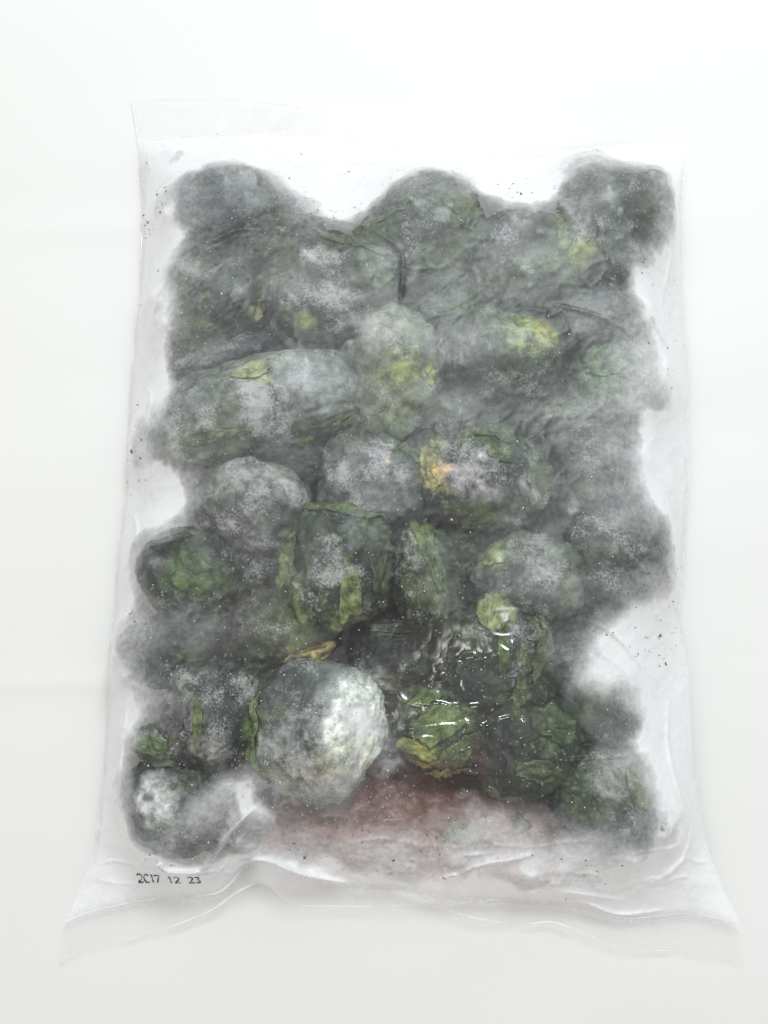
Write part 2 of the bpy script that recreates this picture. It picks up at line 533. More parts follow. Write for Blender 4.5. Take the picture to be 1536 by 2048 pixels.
class Ball:
    def __init__(s, px, py, rx, ry, rot, ztop, zr, seed, rough=1.0, sub=4, base=(0.024, 0.034, 0.028), frost=0.35):
        s.ztop, s.rz, s.seed, s.rough = (ztop if ztop > 33 else ztop - 3) * 1e-3, zr * 1e-3, seed, rough
        zc = s.ztop - s.rz
        c = at(px, py, max(zc, 0) + s.rz * 0.35)
        sc = np.linalg.norm(at(px + 1, py, zc + s.rz * 0.35) - c)
        s.c = np.array([c[0], c[1], zc])
        s.rx, s.ry = rx * sc * 1.03, ry * sc * 1.03
        s.rot = R(rot)
        s.sub, s.base, s.frost = sub, base, frost

    def rad(s, d):
        """surface multiplier for unit directions d"""
        sd = s.seed * 13.7
        x, y, z = d[:, 0], d[:, 1], d[:, 2]
        low = (0.125 if s.sub == 5 else 0.17) * fbm(x * 1.5 + sd, y * 1.5, z * 1.5, 3, 0.45) + 0.02
        wx = x + 0.35 * vnoise(x * 2 + sd, y * 2, z * 2 + 5)
        wy = y + 0.35 * vnoise(x * 2, y * 2 + sd, z * 2 + 9)
        # overlapping leaf folds: terraced steps and ridges
        t = fbm(wx * 2.6 + sd, wy * 2.6, z * 2.6, 3)
        fold = 0.062 * (1 - np.abs(t)) ** 3 + 0.035 * (np.floor(t * 3) / 3 + sstep(0.7, 1.0, np.mod(t * 3, 1)) / 3)
        fine = 0.03 * fbm(wx * 9 + sd, wy * 9, z * 9, 4, 0.6)
        return 1 + low + s.rough * (fold + fine) - 0.03

    def edges(s, d):
        """pale rims of the overlapping leaves, where one fold steps over the next"""
        sd = s.seed * 13.7
        x, y, z = d[:, 0], d[:, 1], d[:, 2]
        wx = x + 0.35 * vnoise(x * 2 + sd, y * 2, z * 2 + 5)
        wy = y + 0.35 * vnoise(x * 2, y * 2 + sd, z * 2 + 9)
        t = fbm(wx * 2.6 + sd, wy * 2.6, z * 2.6, 3)
        return np.exp(-((np.mod(t * 3, 1) - 0.97) / 0.10) ** 2) * np.clip((s.rough - 0.5) * 1.2, 0.05, 0.65)

    def pos(s, d, off=0.0):
        r = s.rad(d)
        # a squashed lump: squarer than an ellipsoid
        q = (np.abs(d) ** 2.25).sum(1) ** (-1 / 2.25)
        p = d * (r * q)[:, None] * np.array([s.rx, s.ry, s.rz]) + d * off if np.isscalar(off) else \
            d * (r * q)[:, None] * np.array([s.rx, s.ry, s.rz]) + d * off[:, None]
        c, n = math.cos(s.rot), math.sin(s.rot)
        X = p[:, 0] * c - p[:, 1] * n
        Y = p[:, 0] * n + p[:, 1] * c
        Z = p[:, 2]
        Z = np.where(Z < 0, np.maximum(Z, -s.c[2] + 0.0012 + 0.08 * Z), Z)
        return np.stack([X, Y, Z], -1) + s.c

    def dir_at(s, px, py):
        w = at(px, py, s.c[2] + s.rz * 0.75)
        dx, dy = w[0] - s.c[0], w[1] - s.c[1]
        c, n = math.cos(-s.rot), math.sin(-s.rot)
        a, b = (dx * c - dy * n) / s.rx, (dx * n + dy * c) / s.ry
        h = min(a * a + b * b, 0.93)
        k = math.sqrt(h / max(a * a + b * b, 1e-9))
        return np.array([a * k, b * k, math.sqrt(1 - h)])


def build_ball(name, label, cat, B, group, leaves=()):
    root = thing(name, label, cat, (B.c[0], B.c[1], 0.0), group)
    d, f = ICO[B.sub]
    P = B.pos(d)
    OBST.append(P[d[:, 2] > -0.1])
    base = np.array([B.c[0], B.c[1], 0.0])
    me = mesh_np("leaf_ball", P - base, f)
    attr_c(me, "tint", tint_of(P, B.seed, B.base, B.edges(d)))
    fr = np.clip(B.frost * 0.66 + 0.48 * fbm(P[:, 0] * 85, P[:, 1] * 85, P[:, 2] * 85 + B.seed, 4) * (1.0 if B.frost > 0.09 else 0.2) + 0.45 * (d[:, 2] - 0.75), 0, 1.2)
    attr_f(me, "frost", fr)
    new_obj("leaf_ball", me, root, M_GREEN)
    for k, (px, py, la, lb, ro, colr, lift) in enumerate(leaves):
        build_leaf(root, B, base, px, py, la, lb, ro, colr, lift, B.seed * 7 + k)
    return root


def build_leaf(root, B, base, px, py, la, lb, ro, colr, lift, seed):
    """an outer leaf that hugs the lump and curls up at its rim"""
    nr, na = 11, 44
    d0 = B.dir_at(px, py)
    ang = R(ro) - B.rot
    e1 = np.array([math.cos(ang), math.sin(ang), 0.0])
    e1 -= d0 * (e1 @ d0)
    e1 /= np.linalg.norm(e1)
    e2 = np.cross(d0, e1)
    r = np.linspace(0, 1, nr)[:, None]
    a = np.linspace(0, 2 * math.pi, na, endpoint=False)[None, :]
    edge = 1 + 0.34 * vnoise(np.cos(a) * 1.6 + seed, np.sin(a) * 1.6, a * 0) + 0.16 * vnoise(np.cos(a) * 5 + seed, np.sin(a) * 6, a * 0 + 3)
    m = (B.rx + B.ry) / 2
    u = r * np.cos(a) * edge * la * 2.1e-4 / m
    v = r * np.sin(a) * edge * lb * 2.1e-4 / m
    D = d0 + u[..., None] * e1 + v[..., None] * e2
    D = D.reshape(-1, 3)
    D /= np.linalg.norm(D, axis=1, keepdims=True)
    rr = np.repeat(r, na, 1).ravel()
    aa = np.repeat(a, nr, 0).ravel()
    off = 0.0005 + lift * 1e-3 * rr ** 3 * (0.55 + 0.45 * np.sin(aa * 3 + seed)) \
        + 0.0004 * fbm(u.ravel() * 9 + seed, v.ravel() * 9, rr, 3) + 0.0006 * np.exp(-(v.ravel() / 0.05) ** 2)
    P = B.pos(D, off)
    OBST.append(P)
    fc = []
    for i in range(nr - 1):
        for j in range(na):
            fc.append((i * na + j, i * na + (j + 1) % na, (i + 1) * na + (j + 1) % na, (i + 1) * na + j))
    me = mesh_np("leaf", P - base, fc)
    nz = fbm(P[:, 0] * 200, P[:, 1] * 200, P[:, 2] * 200 + seed, 3)
    c = np.array(colr)[None, :] * (1 + 0.4 * nz[:, None])
    rim = sstep(0.72, 1.0, rr)
    vein = np.exp(-(v.ravel() / 0.035) ** 2)
    c = c + (np.array((0.34, 0.38, 0.17)) - c) * (0.45 * rim * sstep(-0.3, 0.5, nz) + 0.22 * vein * (1 - rim))[:, None]
    c = 0.55 * c + 0.45 * tint_of(P, B.seed, B.base)
    attr_c(me, "tint", np.clip(c, 0.004, 0.8))
    attr_f(me, "frost", np.clip(0.18 + 0.3 * nz, 0, 1))
    o = new_obj("leaf", me, root, M_GREEN)
    sol = o.modifiers.new("thickness", 'SOLIDIFY')
    sol.thickness = 0.00035
    sol.offset = 0
    return o


G = "frozen balls of leafy greens packed in the bag"
DG = (0.075, 0.120, 0.036)
MG = (0.12, 0.175, 0.050)
YG = (0.30, 0.33, 0.10)
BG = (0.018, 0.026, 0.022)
# name, label, (px,py,rx,ry,rot, ztop mm, rz mm, seed, rough, sub, base, frost), leaves
BALLS = [
    ("dark blue-green ball under cloudy film in the upper left corner of the bag",
     (445, 400, 118, 62, 8, 36, 17, 1, 1, 4, (0.020, 0.032, 0.036), .15), []),
    ("dark ball with slanting leaf streaks below the blue-green corner ball",
     (418, 590, 95, 118, -25, 41, 20, 2, 1.3, 4, (0.025, 0.034, 0.032), .25),
     [(400, 560, 60, 22, 45, (0.03, 0.05, 0.04), 1.5), (460, 610, 70, 20, 50, (0.03, 0.045, 0.035), 1.5), (512, 590, 30, 12, 80, YG, 1.0)]),
    ("broad dark domed ball right of the leaf-streaked one, upper left",
     (655, 568, 138, 112, -12, 43, 21, 3, 1.1, 4, (0.024, 0.030, 0.030), .4), [(690, 485, 90, 16, -30, DG, 1.2)]),
    ("bright green mottled ball at the top middle of the bag",
     (850, 465, 132, 112, 15, 41, 20, 4, 1.2, 4, (0.035, 0.055, 0.042), .3),
     [(930, 425, 42, 50, 80, DG, 1.3), (790, 420, 50, 25, 20, (0.06, 0.09, 0.06), 1.0)]),
    ("near-black ball with a green leaf stripe left of the top right corner ball",
     (1050, 515, 108, 100, 0, 43, 21, 5, 1.0, 4, (0.016, 0.024, 0.022), .2),
     [(1120, 470, 16, 70, 0, MG, 1.2), (1090, 530, 50, 25, 20, DG, 1.2), (1165, 505, 34, 34, 0, YG, 1.4)]),
    ("frost-dotted dark ball filling the upper right corner of the bag",
     (1225, 440, 108, 128, -18, 44, 21, 6, .8, 4, (0.030, 0.042, 0.040), .35), [(1225, 480, 40, 60, 10, (0.05, 0.08, 0.06), 1.2)]),
    ("grey-green ball with one round yellow-green spot, upper right",
     (1010, 710, 122, 96, -8, 43, 21, 7, .9, 4, (0.035, 0.048, 0.042), .45), []),
    ("olive yellow ball with a pale upper left side in the upper middle",
     (788, 735, 104, 130, -10, 43, 21, 8, .7, 4, (0.22, 0.20, 0.14), .5), [(865, 745, 14, 24, 0, YG, 1.0)]),
    ("long potato-shaped rime-grey lump with a pale yellow leaf patch, left of centre",
     (508, 812, 230, 104, 13, 46, 22, 9, .5, 5, (0.30, 0.26, 0.25), .62), [(508, 752, 28, 24, 10, (0.30, 0.34, 0.15), 0.8), (692, 835, 24, 30, -20, DG, 1.0), (430, 870, 60, 20, 15, DG, 1.2)]),
    ("black ball at the right edge under a shiny crease of film",
     (1195, 640, 84, 66, 0, 41, 20, 11, 1, 4, BG, .15), []),
    ("pale green cloudy ball at the right edge above the small torn lump",
     (1225, 765, 98, 82, 20, 38, 19, 12, 1, 4, (0.24, 0.24, 0.22), .35), [(1200, 730, 40, 40, 0, (0.13, 0.19, 0.11), 1)]),
    ("smooth pale-topped ball by the empty gap at the left edge",
     (505, 1008, 118, 90, -18, 42, 20, 13, .5, 5, (0.20, 0.17, 0.18), .66), []),
    ("round grey speckled ball in the very centre, left of the orange-leafed one",
     (742, 960, 108, 100, -15, 43, 21, 14, .6, 5, (0.17, 0.14, 0.15), .66), [(805, 900, 20, 44, -20, DG, 1.0)]),
    ("leafy ball with an orange and yellow torn leaf on its left side",
     (975, 955, 132, 112, -10, 46, 22, 15, 1.1, 5, (0.026, 0.034, 0.028), .42),
     [(868, 925, 30, 64, 6, (0.40, 0.40, 0.15), 2.0), (880, 955, 24, 22, 0, (0.58, 0.42, 0.2), 1.6), (1000, 905, 26, 26, 20, DG, 1.0),
      (1075, 935, 28, 82, -8, (0.05, 0.08, 0.035), 2.2), (1020, 865, 80, 18, -10, (0.07, 0.11, 0.04), 1.2)]),
    ("blurred grey-green ball with a black spot, right of the orange-leafed one",
     (1180, 925, 92, 78, -10, 40, 19, 16, .9, 4, (0.05, 0.06, 0.056), .35), [(1148, 882, 34, 30, 0, (0.012, 0.012, 0.014), 1.0)]),
    ("dark ball with a bright green leaf below the empty gap at the left edge",
     (385, 1145, 102, 84, -10, 41, 20, 17, .9, 5, (0.022, 0.030, 0.026), .25), [(392, 1150, 34, 50, 30, DG, 1.0), (340, 1085, 50, 14, 12, (0.02, 0.028, 0.02), 1.2)]),
    ("sharply seen dark green leafy ball with yellow veins below the centre",
     (675, 1130, 120, 128, 0, 48, 23, 18, 1.1, 5, (0.030, 0.040, 0.028), .34),
     [(575, 1120, 26, 50, -8, (0.14, 0.19, 0.06), 1.6), (702, 1195, 22, 44, -4, (0.22, 0.26, 0.09), 1.4), (690, 1015, 80, 16, -10, (0.09, 0.13, 0.05), 1.4),
      (762, 1130, 34, 50, 12, (0.05, 0.07, 0.03), 1.6), (612, 1215, 30, 30, 20, (0.14, 0.18, 0.06), 1.2)]),
    ("narrow ball with a bright green leaf between the yellow-veined and the pale one",
     (855, 1145, 66, 108, 12, 44, 21, 19, 1.1, 5, (0.04, 0.048, 0.036), .4),
     [(852, 1085, 24, 46, 25, MG, 1.5), (875, 1140, 20, 40, 20, DG, 1.2)]),
    ("pale frosted ball with a small yellow-green leaf at its upper left, right of centre",
     (1065, 1160, 112, 100, -12, 43, 21, 20, .7, 4, (0.24, 0.20, 0.20), .5), [(988, 1112, 32, 20, -10, (0.26, 0.33, 0.12), 1.6)]),
    ("blue-grey cloudy ball at the right edge level with the pale frosted one",
     (1235, 1110, 108, 118, 15, 40, 19, 21, 1, 4, (0.045, 0.052, 0.060), .3), [(1290, 1130, 50, 26, 40, (0.05, 0.06, 0.06), 2.0)]),
    ("brownish olive ball tucked under the yellow-veined ball's lower left",
     (575, 1245, 100, 82, -10, 38, 18, 22, 1, 4, (0.05, 0.05, 0.034), .3), [(620, 1298, 50, 14, 0, (0.34, 0.27, 0.09), 1.5)]),
    ("grey cloudy lump at the left edge, lower half, two above the corner ball",
     (350, 1290, 104, 78, 20, 37, 18, 23, 1, 4, (0.045, 0.052, 0.050), .35), []),
    ("wet ball, blackened by painted shade, in the clear dark hollow below the centre",
     (795, 1300, 100, 84, 0, 33, 16, 24, 1, 5, (0.010, 0.014, 0.013), 0.0), [(800, 1250, 60, 20, 5, (0.010, 0.016, 0.012), 1.2)]),  # near-black base: shade of the hollow put into the colour
    ("shiny leafy ball with folded yellow-green leaf right of the black hollow",
     (1000, 1300, 116, 124, 0, 47, 23, 25, 1.3, 5, (0.024, 0.034, 0.026), .2),
     [(985, 1225, 26, 42, 30, (0.30, 0.34, 0.13), 2.2), (1003, 1305, 10, 60, 0, MG, 1.2), (1080, 1300, 16, 80, -5, (0.10, 0.14, 0.06), 1.8),
      (882, 1320, 9, 90, -12, (0.26, 0.25, 0.22), 1.5), (1042, 1385, 15, 44, 0, MG, 1.6)]),
    ("dark frost-sprinkled ball with a green rib at the lower left",
     (425, 1425, 100, 108, -10, 42, 20, 26, 1.1, 5, (0.030, 0.034, 0.036), .5), [(403, 1440, 10, 54, 0, MG, 1.2), (350, 1420, 40, 60, 20, (0.06, 0.06, 0.062), 1.4)]),
    ("small leafy lump poking out at the left edge with frilled green rim",
     (345, 1492, 86, 42, -12, 37, 17, 27, 1.3, 4, (0.06, 0.075, 0.045), .5), [(300, 1488, 40, 24, -10, (0.11, 0.15, 0.06), 1.6), (425, 1500, 28, 20, 0, (0.34, 0.30, 0.27), 1.2)]),
    ("biggest round ball with a snowy white right side, lower middle",
     (628, 1460, 133, 136, 0, 49, 23, 28, .8, 5, (0.10, 0.09, 0.09), .6), [(512, 1480, 20, 84, 0, (0.12, 0.19, 0.05), 1.2)]),
    ("dark green ball with a round white frost patch in the lower left corner",
     (350, 1615, 104, 98, 15, 41, 20, 29, .8, 5, (0.030, 0.040, 0.036), .35), [(400, 1570, 40, 24, 10, (0.05, 0.07, 0.04), 1.2)]),
    ("crisp curled yellow-green leaf bundle under glossy clear film",
     (880, 1455, 86, 82, 0, 46, 22, 30, 1.4, 5, (0.030, 0.045, 0.022), .05),
     [(885, 1445, 66, 28, 28, (0.15, 0.22, 0.055), 2.6), (840, 1495, 34, 16, -20, (0.36, 0.37, 0.10), 2.4), (852, 1402, 26, 18, 10, (0.16, 0.24, 0.06), 2.0),
      (910, 1495, 42, 14, 35, (0.12, 0.17, 0.05), 2.0), (900, 1545, 40, 28, -10, (0.22, 0.17, 0.06), 1.6)]),
    ("wet dark green ball right of the curled yellow-green bundle",
     (1055, 1495, 112, 98, 10, 43, 21, 31, 1.2, 5, (0.018, 0.026, 0.020), .08),
     [(1110, 1450, 44, 56, 20, (0.04, 0.075, 0.025), 1.8), (1070, 1540, 50, 26, -10, (0.04, 0.06, 0.03), 1.5)]),
    ("dark green ball with a pale crusty patch in the lower right corner",
     (1228, 1605, 118, 104, -28, 42, 20, 32, 1, 5, (0.030, 0.045, 0.038), .35), [(1270, 1560, 22, 60, 0, DG, 1.2)]),
    ("ball lost in thick white frost at the right edge above the corner ball",
     (1195, 1400, 84, 92, 10, 36, 17, 33, 1, 4, (0.06, 0.065, 0.065), .3), []),
    ("small purplish lump beside the bottom left fold of the bag",
     (462, 1655, 58, 52, 0, 33, 15, 34, 1, 4, (0.050, 0.040, 0.042), .4), []),
    ("pale yellowish ball half sunk in the reddish juice at the bottom",
     (965, 1650, 100, 50, 0, 27, 12, 35, .8, 4, (0.28, 0.25, 0.17), .5), []),
    ("small torn leaf lump sticking out at the right edge",
     (1290, 808, 34, 44, -35, 27, 12, 36, 1.3, 4, (0.05, 0.06, 0.062), .3), []),
    ("small black-edged leaf lump sticking out at the left edge",
     (305, 890, 36, 56, 0, 28, 13, 37, 1.3, 4, (0.035, 0.042, 0.040), .4), []),
    ("added dark filler ball between the long rime-grey lump and the centre balls",
     (625, 925, 62, 48, 0, 28, 13, 38, 1, 4, BG, .1), []),  # low filler balls like this one are added to keep the gaps dark
    ("added dark filler ball above the orange-leafed ball",
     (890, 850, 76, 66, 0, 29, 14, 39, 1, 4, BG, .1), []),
    ("added dark filler ball between the narrow ball and the pale frosted one",
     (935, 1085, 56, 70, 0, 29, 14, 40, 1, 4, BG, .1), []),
    ("added dark filler ball above the yellow-spotted ball",
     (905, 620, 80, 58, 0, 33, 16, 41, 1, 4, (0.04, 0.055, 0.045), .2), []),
    ("added dark filler ball in the dark cleft right of the olive yellow one",
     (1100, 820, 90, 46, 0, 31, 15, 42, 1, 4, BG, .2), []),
    ("added dark filler ball left of the biggest round ball's upper rim",
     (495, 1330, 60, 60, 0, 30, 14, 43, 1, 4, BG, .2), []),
    ("added dark filler ball below the pale frosted ball at right",
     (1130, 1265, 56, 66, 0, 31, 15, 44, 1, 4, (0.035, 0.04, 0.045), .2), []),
    ("added dark filler ball above the left end of the long rime-grey lump",
     (455, 715, 110, 62, 15, 31, 15, 47, 1, 4, (0.03, 0.036, 0.038), .2), []),  # added filler, darkens a gap that came out pale
    ("added dark filler ball between the corner ball and the broad dark dome, upper left",
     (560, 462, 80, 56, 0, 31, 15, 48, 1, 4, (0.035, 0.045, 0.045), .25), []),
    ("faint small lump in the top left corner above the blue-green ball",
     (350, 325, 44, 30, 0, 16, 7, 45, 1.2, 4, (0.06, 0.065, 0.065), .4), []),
    ("added dark filler ball between the gap ball and the veined one",
     (520, 1130, 58, 50, 0, 30, 14, 46, 1, 4, (0.03, 0.03, 0.032), .2), []),  # another low ball added to darken the gap
]
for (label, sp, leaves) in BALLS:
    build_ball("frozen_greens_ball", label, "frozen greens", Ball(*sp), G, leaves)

# ------------------------------------------------------------------ reddish frozen juice in the bottom of the bag
JUI = resample([(470, 1600), (560, 1560), (740, 1490), (860, 1520), (960, 1560), (1100, 1580), (1180, 1620), (1230, 1690), (1240, 1770),
                (1120, 1780), (900, 1760), (700, 1745), (560, 1700), (480, 1690), (470, 1600)], 120)[:-1]
jb = at(JUI[:, 0], JUI[:, 1], 0.008)
jb[:, :2] += 0.0035 * np.stack([vnoise(jb[:, 0] * 90, jb[:, 1] * 90, jb[:, 0] * 0 + q) for q in (1, 7)], -1)
jc = jb.mean(0)
nr = 40
rr = np.linspace(0, 1, nr)[:, None, None]
jp = jc + (jb - jc) * rr
X, Y = jp[..., 0], jp[..., 1]
rad = np.repeat(np.linspace(0, 1, nr)[:, None], jp.shape[1], 1)
Zt = 0.0015 + 0.0235 * (1 - rad ** 3.0) * (1 + 0.25 * fbm(X * 60, Y * 60, X * 0 + 4, 4)) + 0.0012 * fbm(X * 260, Y * 260, X * 0, 3)
top = np.stack([X, Y, Zt], -1)
na_ = jp.shape[1]
jv = top.reshape(-1, 3)
jf = [(i * na_ + j, (i + 1) * na_ + j, (i + 1) * na_ + (j + 1) % na_, i * na_ + (j + 1) % na_) for i in range(nr - 1) for j in range(na_)]
nb_ = len(jv)
jbot = jv[-na_:].copy()
jbot[:, 2] = 0.0009
jv = np.vstack([jv, jbot])
jf += [((nr - 1) * na_ + j, nb_ + j, nb_ + (j + 1) % na_, (nr - 1) * na_ + (j + 1) % na_) for j in range(na_)]
OBST.append(top.reshape(-1, 3))


def mat_juice():
    t = NT("frozen_red_juice")
    pos = t.n("NewGeometry").outputs["Position"]
    a = t.noise(pos, 45, 5, 0.6, 1.0)
    b = t.noise(pos, 500, 4, 0.7)
    c = t.mixc(t.ramp(a, 0.25, 0.75), (0.6, 0.6, 0.6, 1), (1.3, 1.3, 1.3, 1))
    c = t.mixc(1.0, c, t.n("Attribute", attribute_name="tint").outputs["Color"], 'MULTIPLY')
    c = t.mixc(t.math('MULTIPLY', t.ramp(b, 0.5, 0.75), 0.4), c, (0.5, 0.44, 0.44, 1))
    p = t.n("BsdfPrincipled", Roughness=0.4)
    t.put(p.inputs["Base Color"], c)
    t.put(p.inputs["Normal"], t.bump(b, 0.4, 0.0006))
    return t.done(p.outputs[0])


jm = mesh_np("frozen_juice", jv, jf)
j0, j1 = at(800, 1530, .02)[1], at(800, 1770, .01)[1]
jt = np.clip((j0 - jv[:, 1]) / (j0 - j1) + 0.16 * fbm(jv[:, 0] * 55, jv[:, 1] * 75, jv[:, 0] * 0 + 5, 4), 0, 1)[:, None]
jw = np.abs(jv[:, :1] - at(880, 1500, .02)[0]) / 0.09
jt = np.clip(jt ** 1.4 + 0.22 * jw ** 2, 0, 1)
attr_c(jm, "tint", (1 - jt) * np.array((0.13, 0.045, 0.035)) + jt * np.array((0.64, 0.50, 0.475)))
jo = new_obj("frozen_juice", jm, None, mat_juice())
jo["label"] = "reddish purple frozen juice pooled along the bottom inside of the bag"
jo["category"] = "frozen juice"

# ------------------------------------------------------------------ the film: a membrane pulled over everything
X0, X1, Y0, Y1 = -0.205, 0.205, -0.235, 0.235
CELL = 0.0012
NX, NY = int((X1 - X0) / CELL) + 1, int((Y1 - Y0) / CELL) + 1
obs = np.zeros((NY, NX))
for P in OBST:
    i = np.clip(((P[:, 0] - X0) / CELL).round().astype(int), 0, NX - 1)
    j = np.clip(((P[:, 1] - Y0) / CELL).round().astype(int), 0, NY - 1)
    np.maximum.at(obs, (j, i), P[:, 2])


def dilate(a):
    b = a.copy()
    b[1:] = np.maximum(b[1:], a[:-1])
    b[:-1] = np.maximum(b[:-1], a[1:])
    c = b.copy()
    c[:, 1:] = np.maximum(c[:, 1:], b[:, :-1])
    c[:, :-1] = np.maximum(c[:, :-1], b[:, 1:])
    return c


obs = dilate(obs)
gX, gY = np.meshgrid(X0 + CELL * np.arange(NX), Y0 + CELL * np.arange(NY))

# outer outline (edges of the film) and body outline (where the bag is full), photo pixels
LEFT = [(124, 1920), (130, 1850), (160, 1780), (190, 1690), (206, 1560), (216, 1400), (226, 1260), (236, 1110), (252, 960), (258, 820),
        (268, 700), (280, 560), (284, 420), (278, 300), (262, 192)]
RIGHT = [(1500, 1932), (1482, 1850), (1440, 1760), (1408, 1660), (1386, 1500), (1376, 1340), (1358, 1230), (1366, 1120), (1376, 960), (1374, 780),
         (1366, 620), (1358, 480), (1368, 360), (1378, 284)]
BOT = [(124, 1920), (210, 1893), (330, 1858), (420, 1820), (480, 1776), (520, 1757), (548, 1766), (590, 1802), (700, 1809), (850, 1806),
       (960, 1834), (1040, 1846), (1110, 1843), (1200, 1880), (1260, 1900), (1350, 1905), (1500, 1932)]
TOP = [(262, 192), (330, 190), (480, 190), (620, 205), (760, 212), (880, 240), (1000, 292), (1120, 300), (1250, 288), (1378, 284)]
SEAL = [(128, 1846), (180, 1826), (300, 1800), (420, 1786), (460, 1765), (500, 1716), (530, 1708), (600, 1742), (700, 1770), (800, 1770),
        (900, 1788), (1130, 1805), (1250, 1835), (1380, 1830), (1482, 1850)]
TSEAL = [(282, 284), (370, 272), (480, 270), (620, 274), (740, 290), (850, 304), (960, 310), (1060, 312), (1160, 300), (1270, 290), (1374, 306)]


def to_w(pts, n, z=0.003):
    q = resample(pts, n)
    return at(q[:, 0], q[:, 1], z)[:, :2]


bodyL = [p for p in LEFT if 284 < p[1] < 1846]
bodyR = [p for p in RIGHT if 306 < p[1] < 1850]
poly = np.vstack([to_w(SEAL, 60), to_w([SEAL[-1]] + bodyR + [TSEAL[-1]], 60), to_w(TSEAL[::-1], 60), to_w([TSEAL[0]] + bodyL[::-1] + [SEAL[0]], 60)])


def inside(px, py, poly):
    r = np.zeros(px.shape, bool)
    n = len(poly)
    for i in range(n):
        x1, y1 = poly[i]
        x2, y2 = poly[(i + 1) % n]
        if y1 == y2:
            continue
        c = ((y1 > py) != (y2 > py)) & (px < (x2 - x1) * (py - y1) / (y2 - y1) + x1)
        r ^= c
    return r


body = inside(gX, gY, poly)
WET = at(985, 1400, 0.03)
YB = [at(768, q, 0.015)[1] for q in (1600, 1680, 1760, 1800)]
wb = at(540, 1740, 0.005)
wb2 = at(900, 1800, 0.005)
wt = at(800, 250, 0.0)


def hem_z(x, y):
    z = 0.0014 + 0.0105 * np.exp(-((x - wb[0]) / 0.022) ** 2 - ((y - wb[1]) / 0.03) ** 2)
    z = z + 0.0060 * np.exp(-((x - wb2[0]) / 0.06) ** 2 - ((y - wb2[1]) / 0.02) ** 2)
    z = z + 0.0012 * (1 + np.sin(x * 70 + 1)) * sstep(-0.14, -0.20, y)
    z = z + 0.0018 * np.exp(-((x + 0.02) / 0.05) ** 2) * sstep(0.165, 0.20, y)
    z = z + 0.0005 * (1 + fbm(x * 50, y * 50, x * 0 + 6, 2))
    return z


HZ = hem_z(gX, gY)
H = np.where(body, np.maximum(obs, HZ), HZ)
O = np.where(body, obs + 0.0006, 0)
H = np.maximum(H, O)
for it in range(700):
    a = 0.25 * (H[1:-1, :-2] + H[1:-1, 2:] + H[:-2, 1:-1] + H[2:, 1:-1]) + 4e-7
    H[1:-1, 1:-1] = np.where(body[1:-1, 1:-1], np.maximum(a, O[1:-1, 1:-1]), HZ[1:-1, 1:-1])
gap = H - O
MK = (obs > 0.012).astype(float)          # where something lies under the film
for it in range(34):
    MK[1:-1, 1:-1] = (MK[1:-1, :-2] + MK[1:-1, 2:] + MK[:-2, 1:-1] + MK[2:, 1:-1] + MK[1:-1, 1:-1]) / 5


BF = body.astype(float)                   # soft-edged body mask, so that the seal line is not stepped
for it in range(8):
    BF[1:-1, 1:-1] = (BF[1:-1, :-2] + BF[1:-1, 2:] + BF[:-2, 1:-1] + BF[2:, 1:-1] + BF[1:-1, 1:-1]) / 5
MK2 = MK.copy()
for it in range(160):
    MK2[1:-1, 1:-1] = (MK2[1:-1, :-2] + MK2[1:-1, 2:] + MK2[:-2, 1:-1] + MK2[2:, 1:-1] + MK2[1:-1, 1:-1]) / 5

